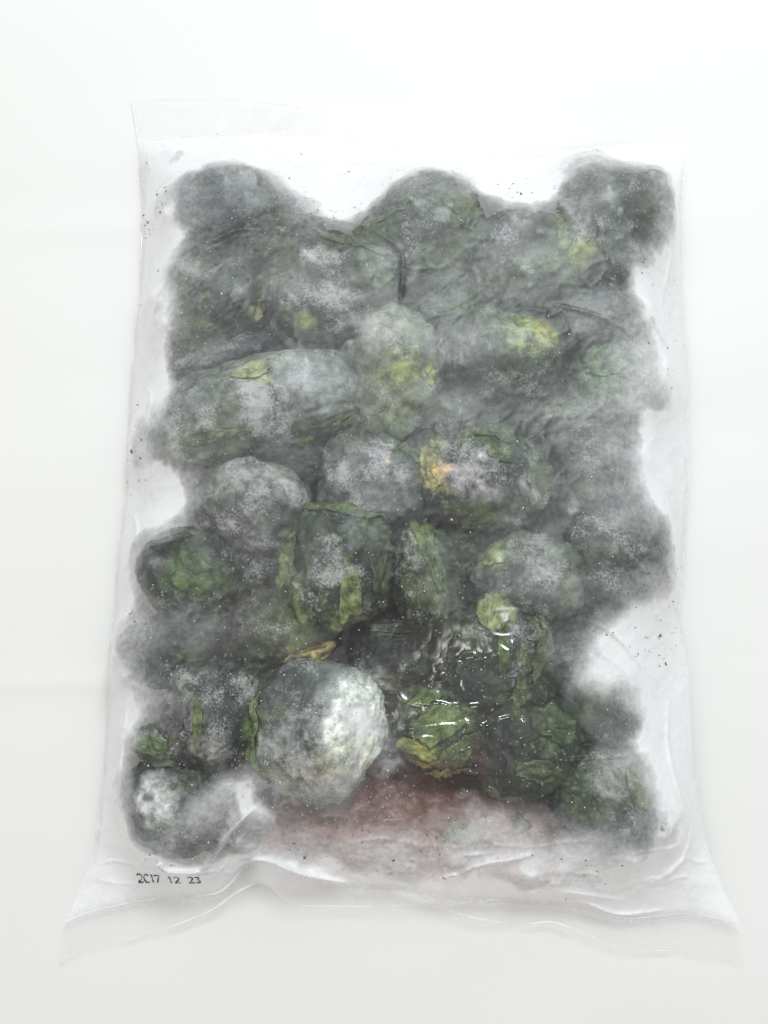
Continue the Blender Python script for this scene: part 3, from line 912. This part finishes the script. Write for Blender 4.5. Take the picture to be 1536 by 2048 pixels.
# creases and folds of the film: polylines with height (mm) and half width (mm)
CREASE = [
    ([(232, 1200), (262, 1140), (300, 1090)], 1.6, 1.0), ([(240, 1260), (300, 1200), (345, 1140)], 1.0, 1.0),
    ([(290, 1720), (330, 1690), (352, 1722), (420, 1728), (470, 1745)], 4.5, 1.3), ([(405, 1735), (445, 1690), (480, 1640), (520, 1600)], 5.4, 1.6),
    ([(470, 1745), (500, 1716), (530, 1708), (570, 1722), (620, 1745), (700, 1768)], 6.0, 2.0),
    ([(370, 1740), (440, 1735), (470, 1700)], 1.6, .9), ([(300, 1660), (360, 1600), (430, 1540)], 1.0, 2.0),
    ([(880, 1752), (930, 1722), (985, 1705), (1050, 1690)], 3.9000000000000004, 1.1), ([(855, 1740), (900, 1700), (970, 1690)], 1.5, 1.0),
    ([(660, 1680), (760, 1660), (860, 1680)], 1.6, 2.0), ([(700, 1620), (780, 1640), (850, 1625)], 1.2, 1.0),
    ([(600, 1650), (660, 1625), (740, 1640)], 1.2, 1.0), ([(1100, 630), (1160, 645), (1230, 675), (1290, 720)], 1.4, .8),
    ([(1250, 600), (1300, 650), (1350, 690)], 1.6, 1.0), ([(800, 520), (806, 560), (800, 620)], 1.4, .8),
    ([(1170, 450), (1190, 500), (1205, 560)], 1.2, .7), ([(870, 1335), (920, 1325), (980, 1308)], 2.0, .7),
    ([(985, 1290), (1040, 1330), (1085, 1370), (1130, 1400), (1160, 1420)], 2.0, .7), ([(815, 1478), (850, 1466), (890, 1476)], 1.4, .7),
    ([(945, 1452), (920, 1430), (900, 1400)], 1.6, .7), ([(945, 1452), (1000, 1430), (1040, 1440)], 1.5, .7), ([(945, 1452), (880, 1500), (850, 1530)], 1.8, .8),
    ([(1020, 1512), (1070, 1508), (1130, 1512), (1300, 1500)], 1.6, .8), ([(1180, 1300), (1240, 1340), (1270, 1380)], 1.2, 1.2),
    ([(1200, 1480), (1215, 1440), (1235, 1400)], 1.2, .8), ([(1130, 1230), (1220, 1270), (1300, 1350)], 1.3, 1.0),
    ([(1180, 1050), (1260, 1130), (1340, 1260)], 1.5, 1.2), ([(1230, 1010), (1300, 1100), (1350, 1180)], 1.2, 1.0),
    ([(360, 440), (420, 470), (470, 460)], 1.2, 1.2), ([(330, 560), (400, 520), (470, 480), (520, 470)], 1.8, 1.4),
    ([(370, 650), (420, 580), (470, 530)], 1.6, 1.2), ([(320, 620), (360, 560), (420, 520)], 1.3, 1.2), ([(400, 690), (470, 640), (540, 620)], 1.4, 1.2),
    ([(580, 430), (660, 450), (740, 480), (800, 520)], 2.0, 1.3), ([(560, 340), (700, 350), (830, 330)], 1.5, 2.0), ([(640, 300), (760, 330), (860, 320)], 1.5, 1.5),
    ([(1100, 320), (1150, 340), (1250, 310)], 1.5, 2.0), ([(1340, 380), (1350, 500), (1330, 600)], 1.5, 1.5),
    ([(250, 1400), (240, 1500), (216, 1640)], 1.6, 1.4), ([(1360, 1400), (1350, 1520), (1390, 1680)], 1.4, 1.6),
    ([(245, 1020), (262, 1060), (250, 1110)], 1.5, 1.0), ([(280, 760), (300, 800), (290, 860)], 1.2, 1.0),
    ([(1290, 1760), (1350, 1720), (1380, 1650)], 1.5, 2.0), ([(1000, 1790), (1100, 1775), (1250, 1800)], 1.5, 2.0),
    ([(1130, 1790), (1180, 1810), (1240, 1835), (1340, 1828)], 1.5, 1.0),
]


def crease_field(x, y):
    r = np.zeros_like(x)
    for pts, amp, wid in CREASE:
        q = resample(pts, 30)
        n = len(q)
        w = at(q[:, 0], q[:, 1], 0.03 if 400 < q[:, 1].mean() < 1650 else 0.012)[:, :2]
        lo, hi = w.min(0) - 0.012, w.max(0) + 0.012
        m = (x > lo[0]) & (x < hi[0]) & (y > lo[1]) & (y < hi[1])
        if not m.any():
            continue
        xs, ys = x[m], y[m]
        best = np.full(xs.shape, 1e9)
        tt = np.zeros(xs.shape)
        for k in range(n - 1):
            ax, ay = w[k]
            bx, by = w[k + 1]
            L2 = (bx - ax) ** 2 + (by - ay) ** 2
            t = np.clip(((xs - ax) * (bx - ax) + (ys - ay) * (by - ay)) / L2, 0, 1)
            d = np.hypot(xs - ax - t * (bx - ax), ys - ay - t * (by - ay))
            b = d < best
            best = np.where(b, d, best)
            tt = np.where(b, (k + t) / (n - 1), tt)
        taper = np.sin(np.clip(tt, 0.02, 0.98) * math.pi) ** 0.6
        r[m] = np.maximum(r[m], 1.5 * amp * 1e-3 * taper * np.exp(-best / (wid * 0.8e-3)))
    return r


def bil(A, x, y):
    fx = np.clip((x - X0) / CELL, 0, NX - 1.001)
    fy = np.clip((y - Y0) / CELL, 0, NY - 1.001)
    i, j = fx.astype(int), fy.astype(int)
    u, v = fx - i, fy - j
    return (A[j, i] * (1 - u) + A[j, i + 1] * u) * (1 - v) + (A[j + 1, i] * (1 - u) + A[j + 1, i + 1] * u) * v


def film_h(x, y):
    base = bil(H, x, y)
    g = bil(gap, x, y)
    bd = bil(BF, x, y)
    # slack film puckers where it is off the contents
    a = R(40)
    xr, yr = x * math.cos(a) + y * math.sin(a), -x * math.sin(a) + y * math.cos(a)
    w1 = (1 - np.abs(fbm(xr * 40, yr * 110, x * 0 + 1, 3))) ** 3
    w2 = (1 - np.abs(fbm(x * 60 + 7, y * 60, x * 0 + 2, 3))) ** 3
    amp = 0.00022 * sstep(0.0003, 0.006, g) + 0.00004
    low = sstep(YB[0], YB[1], y) * sstep(YB[3], YB[2], y)
    base = base + 0.0009 * low * bd * (1 - np.abs(fbm(x * 42 + 5, y * 95, x * 0 + 51, 3))) ** 4
    wm = np.exp(-((x - WET[0]) / 0.034) ** 2 - ((y - WET[1]) / 0.026) ** 2)
    w3 = (1 - np.abs(fbm(x * 75 + 3, y * 105, x * 0 + 21, 2))) ** 6
    base = base + 0.0016 * wm * w3
    return base + bd * (amp * (w1 * 1.2 + w2) + crease_field(x, y) * (0.35 + 0.65 * sstep(0, 0.004, g))) + 0.00015 * fbm(x * 90, y * 90, x * 0 + 3, 2)


# veils of frost on the film: (px, py, rx, ry, rot, amount)
FROST = [
    (300, 340, 90, 80, 0, .5), (300, 520, 60, 130, 0, .55), (300, 700, 50, 130, 0, .5), (620, 360, 190, 55, 8, .45), (640, 425, 70, 26, -25, .40),
    (450, 420, 70, 40, 0, .10), (390, 560, 80, 26, 35, .3), (790, 380, 120, 40, 5, .3), (1060, 370, 90, 40, 0, .35), (1010, 400, 60, 20, 0, .2),
    (1250, 340, 90, 40, 0, .35), (1180, 420, 60, 30, -15, .25), (1260, 540, 50, 40, 0, .35), (1330, 620, 50, 120, 0, .5),
    (960, 560, 120, 34, 0, .12), (950, 690, 60, 40, 10, .25), (1250, 700, 90, 80, 0, .25), (1052, 672, 60, 50, 0, -.25), (1300, 760, 60, 80, 0, .25),
    (740, 670, 60, 30, 20, .30), (320, 660, 60, 60, 0, .35), (600, 590, 50, 30, 0, .22), (430, 720, 80, 40, -10, .25),
    (330, 780, 30, 90, 0, .4), (300, 960, 60, 50, 0, .3), (330, 1010, 80, 50, 0, .2), (480, 960, 80, 40, 0, .20), (590, 940, 60, 30, 0, .15),
    (930, 800, 120, 26, 0, .15), (1180, 820, 120, 50, 0, .22), (1230, 920, 80, 60, 0, .30), (1320, 930, 60, 120, 0, .45), (1170, 1000, 120, 40, 10, .30),
    (1250, 1030, 90, 60, 0, .20), (1120, 1180, 90, 30, -25, .20), (1230, 1230, 110, 50, -20, .30), (1060, 1060, 90, 40, 0, .14),
    (1330, 1250, 50, 60, 0, .4), (1250, 1320, 115, 85, -10, .85), (1330, 1440, 70, 140, 0, .6), (1180, 1330, 60, 40, 0, .4), (1160, 1440, 60, 30, 30, .25),
    (240, 1330, 40, 120, 0, .5), (300, 1230, 40, 70, -15, .35), (380, 1240, 60, 40, -20, .2), (300, 1390, 80, 60, 20, .45), (240, 1480, 40, 90, 0, .5),
    (430, 1590, 90, 26, -40, .35), (718, 1445, 56, 76, 0, 1.05), (640, 1590, 130, 40, 0, .45), (600, 1670, 120, 40, 0, .16), (720, 1720, 170, 30, 0, .50), (600, 1660, 50, 26, 30, .22), (1050, 1740, 120, 30, 0, .3),
    (470, 1620, 50, 40, 0, .35), (520, 1700, 60, 40, 0, .35), (900, 1690, 130, 50, 0, .24), (1080, 1670, 100, 60, 0, .28), (1130, 1720, 140, 60, 0, .45),
    (1330, 1640, 50, 120, 0, .50), (1280, 1740, 140, 70, 0, .5), (1210, 1500, 70, 30, 0, .2), (230, 1640, 40, 110, 0, .5), (200, 1760, 80, 60, 0, .45),
    (350, 1760, 140, 50, 0, .40), (960, 1620, 70, 50, 0, .25), (1100, 1570, 60, 30, 0, .1), (560, 1230, 100, 60, 0, .08), (280, 900, 40, 80, 0, .3),
    # clear places
    (880, 1400, 200, 135, 20, -.85), (1050, 1480, 150, 80, 10, -.30), (790, 1285, 120, 60, 0, -.50), (690, 1130, 120, 120, 0, -.12), (970, 940, 110, 90, 0, -.12),
    (430, 1440, 110, 100, 0, -.12), (380, 1130, 90, 60, 0, -.12), (580, 1440, 80, 110, 0, -.15), (330, 1600, 90, 80, 0, -.15), (840, 1560, 90, 55, 0, -.5), (1000, 1660, 90, 40, 0, .2),
    (1240, 440, 70, 80, 0, -.06), (1010, 450, 50, 40, 0, -.12), (700, 590, 60, 40, 0, -.06),
]


def frost_of(x, y, g, bd):
    wx = x + 0.004 * fbm(x * 60, y * 60, x * 0 + 11, 4)
    wy = y + 0.004 * fbm(x * 60 + 30, y * 60, x * 0 + 12, 4)
    north = sstep(-0.10, 0.12, y)
    f = 0.025 + 0.075 * north - 0.03 * sstep(0.0008, 0.008, g) + 0.62 * sstep(0.12, 0.80, 1 - bil(MK, wx, wy) + 0.22 * fbm(wx * 75, wy * 75, x * 0 + 41, 4, 0.6))
    f = f + 0.09 * sstep(0.0, 0.9, fbm(x * 30 + 5, y * 34, x * 0 + 23, 3, 0.5))
    for (px, py, rx, ry, ro, s) in FROST:
        w = at(px, py, 0.03)
        a = R(-ro)
        dx, dy = wx - w[0], wy - w[1]
        u = (dx * math.cos(a) + dy * math.sin(a)) / (rx * 2.15e-4)
        v = (-dx * math.sin(a) + dy * math.cos(a)) / (ry * 2.15e-4)
        f = f + (0.74 if s > 0 else 0.6) * s * np.exp(-(u * u + v * v) * 0.9)
    xr, yr = x * 0.77 + y * 0.64, -x * 0.64 + y * 0.77
    f = f + 0.20 * np.minimum(crease_field(x, y) / 0.004, 1) ** 2.2
    f = f * (1 + 0.08 * fbm(xr * 60, yr * 110, x * 0 + 13, 4, 0.6) + 0.20 * fbm(x * 50, y * 50, x * 0 + 19, 3))
    f = np.clip(f, 0.0, 0.9)
    cl = np.exp(-((x - WET[0] + 0.006) / 0.045) ** 2 - ((y - WET[1] - 0.004) / 0.036) ** 2)
    rim = sstep(0.03, 0.55, 1 - bil(MK2, wx, wy) + 0.12 * fbm(wx * 45, wy * 45, x * 0 + 71, 4)) * (0.30 + 0.18 * north)
    f = np.clip(1.30 * f ** 1.5 + rim + (0.012 + 0.030 * north) * (1 - 0.9 * np.clip(cl * 1.4, 0, 1)), 0, 0.93)
    return f * bd + (1 - bd) * (0.07 + 0.05 * fbm(x * 40, y * 40, x * 0 + 31, 3))


# Coons patch between the four outer edges
NU, NV = 430, 600
cb, ct = to_w(BOT, NU, 0.004), to_w(TOP, NU, 0.002)
cl, cr = to_w(LEFT, NV, 0.002), to_w(RIGHT, NV, 0.002)
cl[0], cr[0], cl[-1], cr[-1] = cb[0], cb[-1], ct[0], ct[-1]
u = np.linspace(0, 1, NU)[None, :, None]
v = np.linspace(0, 1, NV)[:, None, None]
XY = (1 - v) * cb[None] + v * ct[None] + (1 - u) * cl[:, None] + u * cr[:, None] \
    - ((1 - u) * (1 - v) * cb[0] + u * (1 - v) * cb[-1] + (1 - u) * v * ct[0] + u * v * ct[-1])
fx, fy = XY[..., 0], XY[..., 1]
fz = film_h(fx, fy)
fg, fbd = bil(gap, fx, fy), bil(BF, fx, fy)
frost = frost_of(fx, fy, fg, fbd)
wetc = at(960, 1400, 0.03)
wet = np.exp(-((fx - wetc[0]) / 0.040) ** 2 - ((fy - wetc[1]) / 0.032) ** 2) * 1.15
wet = np.clip(wet + 0.10 + 0.05 * fbd * (1 - sstep(0.0003, 0.004, fg)), 0, 1)

bag = thing("plastic_bag", "clear plastic bag of frozen greens, clouded with frost and sealed at both ends", "plastic bag", (0, 0, 0))
me = mesh_np("front_film", np.stack([fx, fy, fz], -1).reshape(-1, 3), grid_faces(NU, NV))
attr_f(me, "frost", frost.ravel())
attr_f(me, "wet", wet.ravel())
new_obj("front_film", me, bag, M_FILM)

# back film, flat on the sheet, meeting the front one at the hems
s = (slice(None, None, 6), slice(None, None, 6))
bx, by = fx[s], fy[s]
bz = np.where(bil(body.astype(float), bx, by) > 0.5, 0.0006, hem_z(bx, by) - 0.0009)
bz = np.maximum(bz, 0.0004)
me = mesh_np("back_film", np.stack([bx, by, bz], -1).reshape(-1, 3), grid_faces(bx.shape[1], bx.shape[0]))
attr_f(me, "frost", np.full(bx.size, 0.05))
attr_f(me, "wet", np.full(bx.size, 0.1))
new_obj("back_film", me, bag, M_BACK)


def on_film(px, py, z0):
    w = at(px, py, z0)
    for _ in range(2):
        z = film_h(w[:, 0], w[:, 1])
        k = (cam.location.z - z) / (cam.location.z - w[:, 2])
        w = np.stack([w[:, 0] * k, cam.location.y + (w[:, 1] - cam.location.y) * k, z], -1)
    w[:, 2] = film_h(w[:, 0], w[:, 1])
    return w


def ribbon(name, pts2, wid, lift, mat, parent, thick=0.0):
    """a welded bead following the film"""
    p = np.asarray(pts2)
    t = np.gradient(p, axis=0)
    t /= np.linalg.norm(t, axis=1, keepdims=True) + 1e-12
    nrm = np.stack([-t[:, 1], t[:, 0]], -1)
    rows = []
    for k, h in ((-1, 0), (-0.5, 0.8), (0, 1), (0.5, 0.8), (1, 0)):
        q = p + nrm * wid * k
        rows.append(np.c_[q, film_h(q[:, 0], q[:, 1]) + lift + thick * h])
    V = np.stack(rows, 0)
    m = mesh_np(name, V.reshape(-1, 3), grid_faces(V.shape[1], V.shape[0]))
    return new_obj(name, m, parent, mat)


ribbon("bottom_edge", to_w(BOT, 300, 0.004), 0.00035, 0.0002, M_EDGE, bag, 0.0004)
ribbon("bottom_seal", to_w(SEAL, 300, 0.004), 0.0005, 0.0002, M_EDGE, bag, 0.0003)
ribbon("top_edge", to_w(TOP, 260, 0.002), 0.00014, 0.0002, M_EDGE, bag, 0.00015)
ribbon("top_seal", to_w(TSEAL, 260, 0.003), 0.0004, 0.0002, M_EDGE, bag, 0.0003)
ribbon("side_edge", to_w(LEFT, 300, 0.002), 0.0003, 0.0002, M_EDGE, bag, 0.0004)
ribbon("side_edge", to_w(RIGHT, 300, 0.002), 0.0003, 0.0002, M_EDGE, bag, 0.0004)

# ------------------------------------------------------------------ date stamp, ink strokes lying on the film
STROKES = [
    [(277, 1750), (281, 1746), (287, 1747), (289, 1752), (285, 1759), (278, 1765), (290, 1764)],
    [(303, 1747), (297, 1745), (293, 1751), (293, 1760), (297, 1765), (303, 1763)],
    [(308, 1747), (310, 1746), (310, 1764)],
    [(315, 1746), (326, 1745), (322, 1754), (319, 1764)],
    [(344, 1748), (347, 1747), (347, 1763)],
    [(355, 1750), (359, 1746), (364, 1748), (364, 1753), (358, 1760), (355, 1763), (366, 1762)],
    [(382, 1750), (386, 1746), (391, 1748), (391, 1752), (386, 1759), (382, 1763), (393, 1762)],
    [(396, 1748), (402, 1747), (404, 1750), (400, 1754), (404, 1757), (403, 1762), (396, 1762)],
]
verts, faces = [], []
for st in STROKES:
    q = resample(st, 22)
    w = at(q[:, 0] + 5, q[:, 1] - 7, 0.006)[:, :2]
    t = np.gradient(w, axis=0)
    t /= np.linalg.norm(t, axis=1, keepdims=True)
    n = np.stack([-t[:, 1], t[:, 0]], -1)
    wd = 0.00024 * (1 + 0.4 * np.sin(np.linspace(0, 9, len(w)) + st[0][0]))[:, None]
    b0 = len(verts)
    for sgn in (-1, 1):
        for (x, y) in w + n * wd * sgn:
            verts.append((x, y))
    L = len(w)
    for k in range(L - 1):
        faces.append((b0 + k, b0 + k + 1, b0 + L + k + 1, b0 + L + k))
vv = np.array(verts)
vv = np.c_[vv, film_h(vv[:, 0], vv[:, 1]) + 0.00035]
new_obj("date_stamp", mesh_np("date_stamp", vv, faces), bag, M_INK)

# ------------------------------------------------------------------ droplets on the film, crumbs under it
dv, df = ico(3)
keep = dv[:, 2] > -0.3
pts = []
CL = [(690, 1500, 70, 60, 46), (640, 1420, 110, 60, 60), (480, 1520, 26, 60, 18), (760, 1600, 60, 60, 26), (700, 1640, 120, 60, 30), (1210, 450, 60, 60, 22),
      (1200, 500, 40, 50, 10), (980, 1350, 120, 120, 46), (1050, 1500, 120, 80, 24), (545, 640, 12, 40, 6), (420, 1130, 90, 80, 16),
      (690, 1120, 100, 100, 22), (980, 920, 110, 90, 20), (1320, 1650, 20, 30, 16), (900, 1680, 80, 50, 14), (400, 1420, 80, 70, 20),
      (800, 700, 400, 400, 60), (800, 1200, 420, 400, 60), (1010, 430, 40, 30, 8), (1150, 400, 80, 40, 20)]
for (cx, cy_, sx, sy, n) in CL:
    for k in range(n):
        pts.append((cx + random.gauss(0, 0.5) * sx, cy_ + random.gauss(0, 0.5) * sy, random.choice((1, 1, 1.2, 1.5, 1.5, 2.2)) * 1.0))
V, F = [], []
W = on_film(np.array([p[0] for p in pts]), np.array([p[1] for p in pts]), 0.034)
for k, (px, py, r) in enumerate(pts):
    w, z = W[k], W[k, 2]
    rr_ = r * 3.1e-4
    V.append(dv * np.array([rr_, rr_ * random.uniform(.8, 1.2), rr_ * 0.7]) + np.array([w[0], w[1], z + 0.0001]))
    F.append(df + len(dv) * k)
dr = new_obj("water_droplets", mesh_np("water_droplets", np.vstack(V), np.vstack(F)), bag, M_DROP)
dr["kind"] = "stuff"

CR = [(325, 320, 30, 16, 20), (312, 385, 30, 60, 60), (300, 460, 20, 30, 12), (560, 395, 90, 30, 110), (640, 420, 70, 20, 60), (820, 360, 90, 24, 50), (1010, 385, 50, 16, 24), (1270, 560, 50, 40, 30), (620, 370, 50, 20, 30), (578, 318, 6, 4, 5), (645, 332, 6, 4, 5),
      (500, 345, 120, 30, 20), (350, 690, 30, 30, 16), (340, 580, 40, 60, 16), (720, 1690, 140, 30, 60), (760, 1730, 90, 14, 24), (1060, 1680, 90, 50, 50),
      (1150, 1740, 80, 40, 40), (870, 1650, 60, 50, 40), (1230, 1290, 60, 30, 50), (1310, 1290, 30, 30, 60), (275, 1280, 12, 26, 70), (280, 890, 16, 60, 26),
      (1300, 690, 60, 60, 40), (1290, 1180, 60, 60, 36), (330, 1710, 40, 20, 8), (1250, 560, 60, 80, 14), (300, 1210, 30, 40, 24), (640, 1700, 60, 20, 16)]
V, F = [], []
cvb, cfb = ico(2)
k = 0
cp = [(cx + random.gauss(0, 0.85) * sx, cy_ + random.gauss(0, 0.85) * sy) for (cx, cy_, sx, sy, n) in CR for q in range(int(n * 1.7))]
W = on_film(np.array([p[0] for p in cp]), np.array([p[1] for p in cp]), 0.02)
W = W[bil(body.astype(float), W[:, 0], W[:, 1]) > 0.9]
for w in W:
    for z in (w[2],):
        r = abs(random.gauss(0, 1)) * 2.1e-4 + 0.9e-4
        a = random.uniform(0, math.pi)
        c_, s_ = math.cos(a), math.sin(a)
        e = cvb * np.array([r * random.uniform(1, 2.2), r, r * 0.35]) * (1 + 0.3 * rng.standard_normal((len(cvb), 1)))
        e = np.stack([e[:, 0] * c_ - e[:, 1] * s_, e[:, 0] * s_ + e[:, 1] * c_, e[:, 2]], -1)
        V.append(e + np.array([w[0], w[1], z - 0.00035]))
        F.append(cfb + len(cvb) * k)
        k += 1
cr_ = new_obj("leaf_crumbs", mesh_np("leaf_crumbs", np.vstack(V), np.vstack(F), False), None, M_CRUMB)
cr_["kind"] = "stuff"
cr_["label"] = "dark crumbs of leaf stuck to the film along the bag's rims"
cr_["category"] = "leaf crumbs"

# needle rosette of ice grown on the inside of the film near the bottom left fold
V, F = [], []
c0 = on_film(np.array([470.0]), np.array([1690.0]), 0.03)[0]
for k in range(46):
    a = random.uniform(0.3, 2.7)
    L0, L1 = random.uniform(0.0008, 0.003), random.uniform(0.004, 0.0085)
    d = np.array([math.cos(a), math.sin(a)])
    n = np.array([-d[1], d[0]]) * 0.00009
    p = np.array([c0[:2] + d * L0 - n, c0[:2] + d * L0 + n, c0[:2] + d * L1 + n * 0.3, c0[:2] + d * L1 - n * 0.3])
    V.append(np.c_[p, film_h(p[:, 0], p[:, 1]) + 0.00012])
    F.append(np.arange(4) + 4 * k)
ic = new_obj("ice_needles", mesh_np("ice_needles", np.vstack(V), np.vstack(F).reshape(-1, 4)), None, M_ICE)
ic["kind"] = "stuff"
ic["label"] = "small rosette of white ice needles near the bottom left fold"
ic["category"] = "ice crystals"

# white specks scattered over the film as painted glints of droplets
V, F = [], []
N = 900
qx = np.array([random.uniform(280, 1350) if k % 3 else random.gauss(700, 200) for k in range(N)])
qy = np.array([random.uniform(330, 1760) if k % 3 else random.gauss(1450, 160) for k in range(N)])
W = on_film(qx, qy, 0.034)
W = W[(bil(body.astype(float), W[:, 0], W[:, 1]) > 0.9)]
for k, w in enumerate(W):
    r = 1.0e-4 + abs(random.gauss(0, 1)) * 0.9e-4
    e = cvb * r * (1 + 0.25 * rng.standard_normal((len(cvb), 1)))
    e[:, 2] *= 0.5
    V.append(e + w + np.array([0, 0, 0.00008]))
    F.append(cfb + len(cvb) * k)
gr = new_obj("droplet_glints", mesh_np("droplet_glints", np.vstack(V), np.vstack(F), False), bag, mat_simple("white_droplet_glint", (0.8, 0.8, 0.82), 0.3, 0.8))
gr["kind"] = "stuff"
